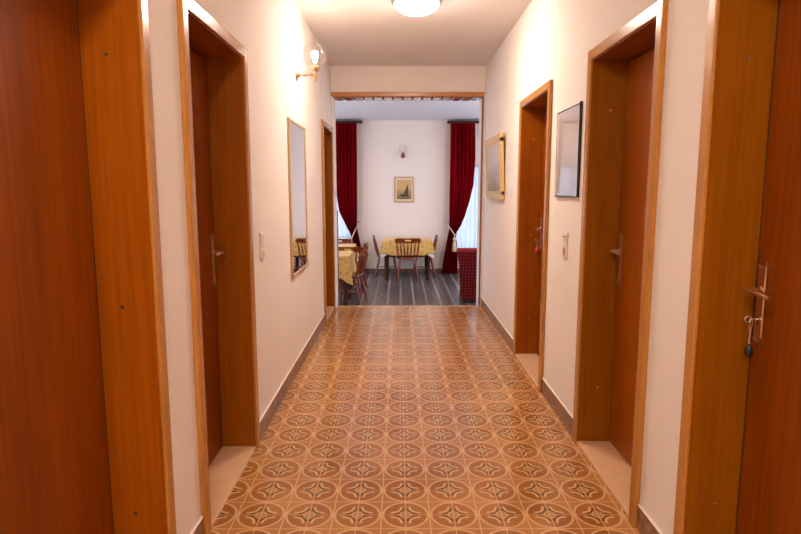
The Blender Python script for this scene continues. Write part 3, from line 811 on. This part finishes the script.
def tieback(label, s, hook, loop, tass):
    t = thing('curtain_tieback', label, 'tieback', (hook[0], DY1, hook[1]), 0, 'cord tiebacks')
    hx, hz = hook; lx, lz = loop
    cx = lx - s*0.02
    part('hook', M['brass'], t, lambda bm: (lathe(bm, [(0.018, 0), (0.016, 0.006), (0.006, 0.01), (0.006, 0.05), (0.014, 0.056), (0.022, 0.066), (0.016, 0.080), (0, 0.084)], (hx, DY1, hz), (0, -1, 0), 14)), 40)
    def rp(bm):
        pts = [(hx, DY1 - 0.045, hz - 0.005), (hx + (lx-hx)*0.18, 11.56, hz + (lz - hz)*0.20), (hx + (lx-hx)*0.36, 11.45, hz + (lz-hz)*0.42), (hx + (lx-hx)*0.70, 11.425, hz + (lz-hz)*0.76), (lx - s*0.01, 11.43, lz), (lx + s*0.03, 11.50, lz + 0.005), (lx + s*0.01, 11.60, lz + 0.03), (hx + (lx-hx)*0.5, 11.635, hz + (lz-hz)*0.5), (hx, DY1 - 0.05, hz - 0.005)]
        fine = []
        V = [Vector(p) for p in pts]
        for i in range(len(V) - 1):
            p0, p1, p2, p3 = V[max(i-1, 0)], V[i], V[i+1], V[min(i+2, len(V)-1)]
            for k in range(6):
                q = k/6
                fine.append(0.5*((2*p1) + (p2 - p0)*q + (2*p0 - 5*p1 + 4*p2 - p3)*q*q + (3*p1 - p0 - 3*p2 + p3)*q**3))
        fine.append(V[-1]); tube(bm, fine, 0.011, 8)
    part('cord', M['rope'], t, rp, 60)
    tx = tass
    ts = part('tassel', M['rope'], t, lambda bm: lathe(bm, [(0, 0.0), (0.008, -0.005), (0.008, -0.035), (0.026, -0.055), (0.034, -0.085), (0.026, -0.115), (0.022, -0.125), (0.030, -0.14), (0.042, -0.22), (0.052, -0.31), (0.048, -0.325), (0, -0.32)], (tx, 11.40, lz + 0.0), (0, 0, 1), 18), 40)
tieback('cream cord with tassel holding the right curtain', 1, (0.928, 0.70), (1.10, 0.455), 1.083)
tieback('cream cord with tassel holding the left curtain', -1, (-0.815, 0.70), (-0.955, 0.37), -0.955)

# ------------------------------------------------------------------ far wall picture and unlit lamp
t = thing('boat_picture', 'small sailing boat picture on the far wall above the table', 'picture', (0.091, DY1, 1.088))
fx0, fx1, fz0, fz1 = -0.103, 0.285, 1.088, 1.595
bm = bmesh.new(); f = 0.026
for b in ((fx0, fx1, fz0, fz0 + f), (fx0, fx1, fz1 - f, fz1), (fx0, fx0 + f, fz0 + f, fz1 - f), (fx1 - f, fx1, fz0 + f, fz1 - f)):
    box(bm, b[0], b[1], DY1 - 0.025, DY1, b[2], b[3], 0.004)
obj('frame', bm, M['paleframe'], t)
boxes('mount', simple('cream_mount', (0.78, 0.62, 0.40), 0.6), [(fx0 + f*0.8, fx1 - f*0.8, DY1 - 0.012, DY1 - 0.002, fz0 + f*0.8, fz1 - f*0.8)], t)
px0, px1, pz0, pz1 = fx0 + 0.052, fx1 - 0.050, fz0 + 0.062, fz1 - 0.062
boxes('painting', canvas('hazy_seascape', (0.62, 0.40, 0.16), (0.20, 0.15, 0.07), 0.44, 0.06, 0.0), [(px0, px1, DY1 - 0.015, DY1 - 0.011, pz0, pz1)], t)
def poly(bm, pts, y0, y1):
    a = [bm.verts.new((x, y0, z)) for x, z in pts]; b = [bm.verts.new((x, y1, z)) for x, z in pts]
    bm.faces.new(a); bm.faces.new(b[::-1])
    for k in range(len(pts)): bm.faces.new((a[k], a[(k+1) % len(pts)], b[(k+1) % len(pts)], b[k]))
part('sail', simple('dark_sail', (0.10, 0.06, 0.035), 0.7), t, lambda bm: (poly(bm, [(0.085, 1.255), (0.175, 1.235), (0.178, 1.36), (0.165, 1.46), (0.150, 1.41), (0.115, 1.33)], DY1 - 0.0175, DY1 - 0.015)))
part('hull', simple('dark_hull', (0.07, 0.04, 0.025), 0.7), t, lambda bm: poly(bm, [(0.005, 1.235), (0.03, 1.205), (0.165, 1.205), (0.185, 1.24), (0.09, 1.245), (0.05, 1.25)], DY1 - 0.0178, DY1 - 0.015))
sconce('wall_sconce', 'unlit globe wall lamp on the far wall above the boat picture', (0.07, DY1, 2.0), (0, -1, 0), simple('aged_copper', (0.24, 0.075, 0.045), 0.4, 0.3), M['bulb_off'], 0.085, 0.11)

# ------------------------------------------------------------------ red upholstered bench seen from behind
t = thing('upholstered_bench', 'red dotted upholstered bench right of the opening, back to the corridor', 'bench', (1.55, 8.75, DF))
def bpoly(bm, pts, y0, y1, lean):
    pass
def benchback(bm):
    # tapered, slightly leaning back panel
    xs = (0.935, 2.20); xt = (0.860, 2.26)
    y0 = 8.52; z0, z1 = DF + 0.05, DF + 0.775
    n = 8; rings = []
    for k in range(n + 1):
        f = k/n; z = z0 + (z1 - z0)*f
        a = xs[0] + (xt[0] - xs[0])*f; b = xs[1] + (xt[1] - xs[1])*f
        yf = y0 - 0.03*f; yk = y0 + 0.13 - 0.05*f
        r = 0.02
        rings.append([bm.verts.new(p) for p in ((a + r, yf, z), (b - r, yf, z), (b, yf + r, z), (b, yk - r, z), (b - r, yk, z), (a + r, yk, z), (a, yk - r, z), (a, yf + r, z))])
    for A, B in zip(rings, rings[1:]):
        for k in range(8): bm.faces.new((A[k], A[(k+1) % 8], B[(k+1) % 8], B[k]))
    bm.faces.new(rings[0][::-1]); bm.faces.new(rings[-1])
part('backrest', M['sofa'], t, benchback, 40)
part('top_roll', M['sofa_plain'], t, lambda bm: tube(bm, [(0.845, 8.535, DF + 0.782), (0.86, 8.535, DF + 0.782), (2.26, 8.535, DF + 0.782), (2.275, 8.535, DF + 0.782)], [0.03, 0.045, 0.045, 0.03], 16), 50)
boxes('seat_cushion', M['sofa'], [(0.96, 2.18, 8.65, 9.12, DF + 0.28, DF + 0.46)], t, bev=0.03)
boxes('base', M['black'], [(0.95, 2.19, 8.55, 9.10, DF + 0.0, DF + 0.055)], t)
boxes('seat_box', M['sofa'], [(0.955, 2.185, 8.60, 9.10, DF + 0.05, DF + 0.28)], t, bev=0.01)

# ------------------------------------------------------------------ light from outside
w = bpy.data.worlds.new('World'); SC.world = w; w.use_nodes = True
bg = w.node_tree.nodes['Background']; bg.inputs[0].default_value = (0.70, 0.80, 1.0, 1); bg.inputs[1].default_value = 4.0
def portal(name, loc, rot, sx, sy):
    l = bpy.data.lights.new(name, 'AREA'); l.shape = 'RECTANGLE'; l.size = sx; l.size_y = sy
    l.cycles.is_portal = True
    o = bpy.data.objects.new(name, l); COL.objects.link(o); o.location = loc; o.rotation_euler = rot
portal('window_portal', ((WL[0]+WL[1])/2, DY1 + 0.28, (WZ0+WZ1)/2), (-PI/2, 0, 0), 1.3, 1.5)
portal('window_portal', ((WR[0]+WR[1])/2, DY1 + 0.28, (WRZ0+WZ1)/2), (-PI/2, 0, 0), 1.1, 1.74)
portal('window_portal', (DX0 - 0.28, (SY[0]+SY[1])/2, (SZ0+SZ1)/2), (0, -PI/2, 0), SZ1 - SZ0, 2.7)
portal('window_portal', (DX1 + 0.28, (SY[0]+SY[1])/2, (SZ0+SZ1)/2), (0, PI/2, 0), SZ1 - SZ0, 2.7)

# ------------------------------------------------------------------ camera
cam = bpy.data.cameras.new('camera'); co = bpy.data.objects.new('camera', cam); COL.objects.link(co)
cam.sensor_width = 36.0; cam.sensor_fit = 'HORIZONTAL'; cam.lens = 580.9/801*36.0
co.location = (0, 0, 1.3403); co.rotation_euler = (PI/2 - 0.13247, 0, -0.00183)
cam.clip_start = 0.02
SC.camera = co
vs = SC.view_settings
SC.display_settings.display_device = 'sRGB'
vs.view_transform = 'Standard'; vs.look = 'None'; vs.exposure = 0.60; vs.gamma = 1.0; vs.use_curve_mapping = False
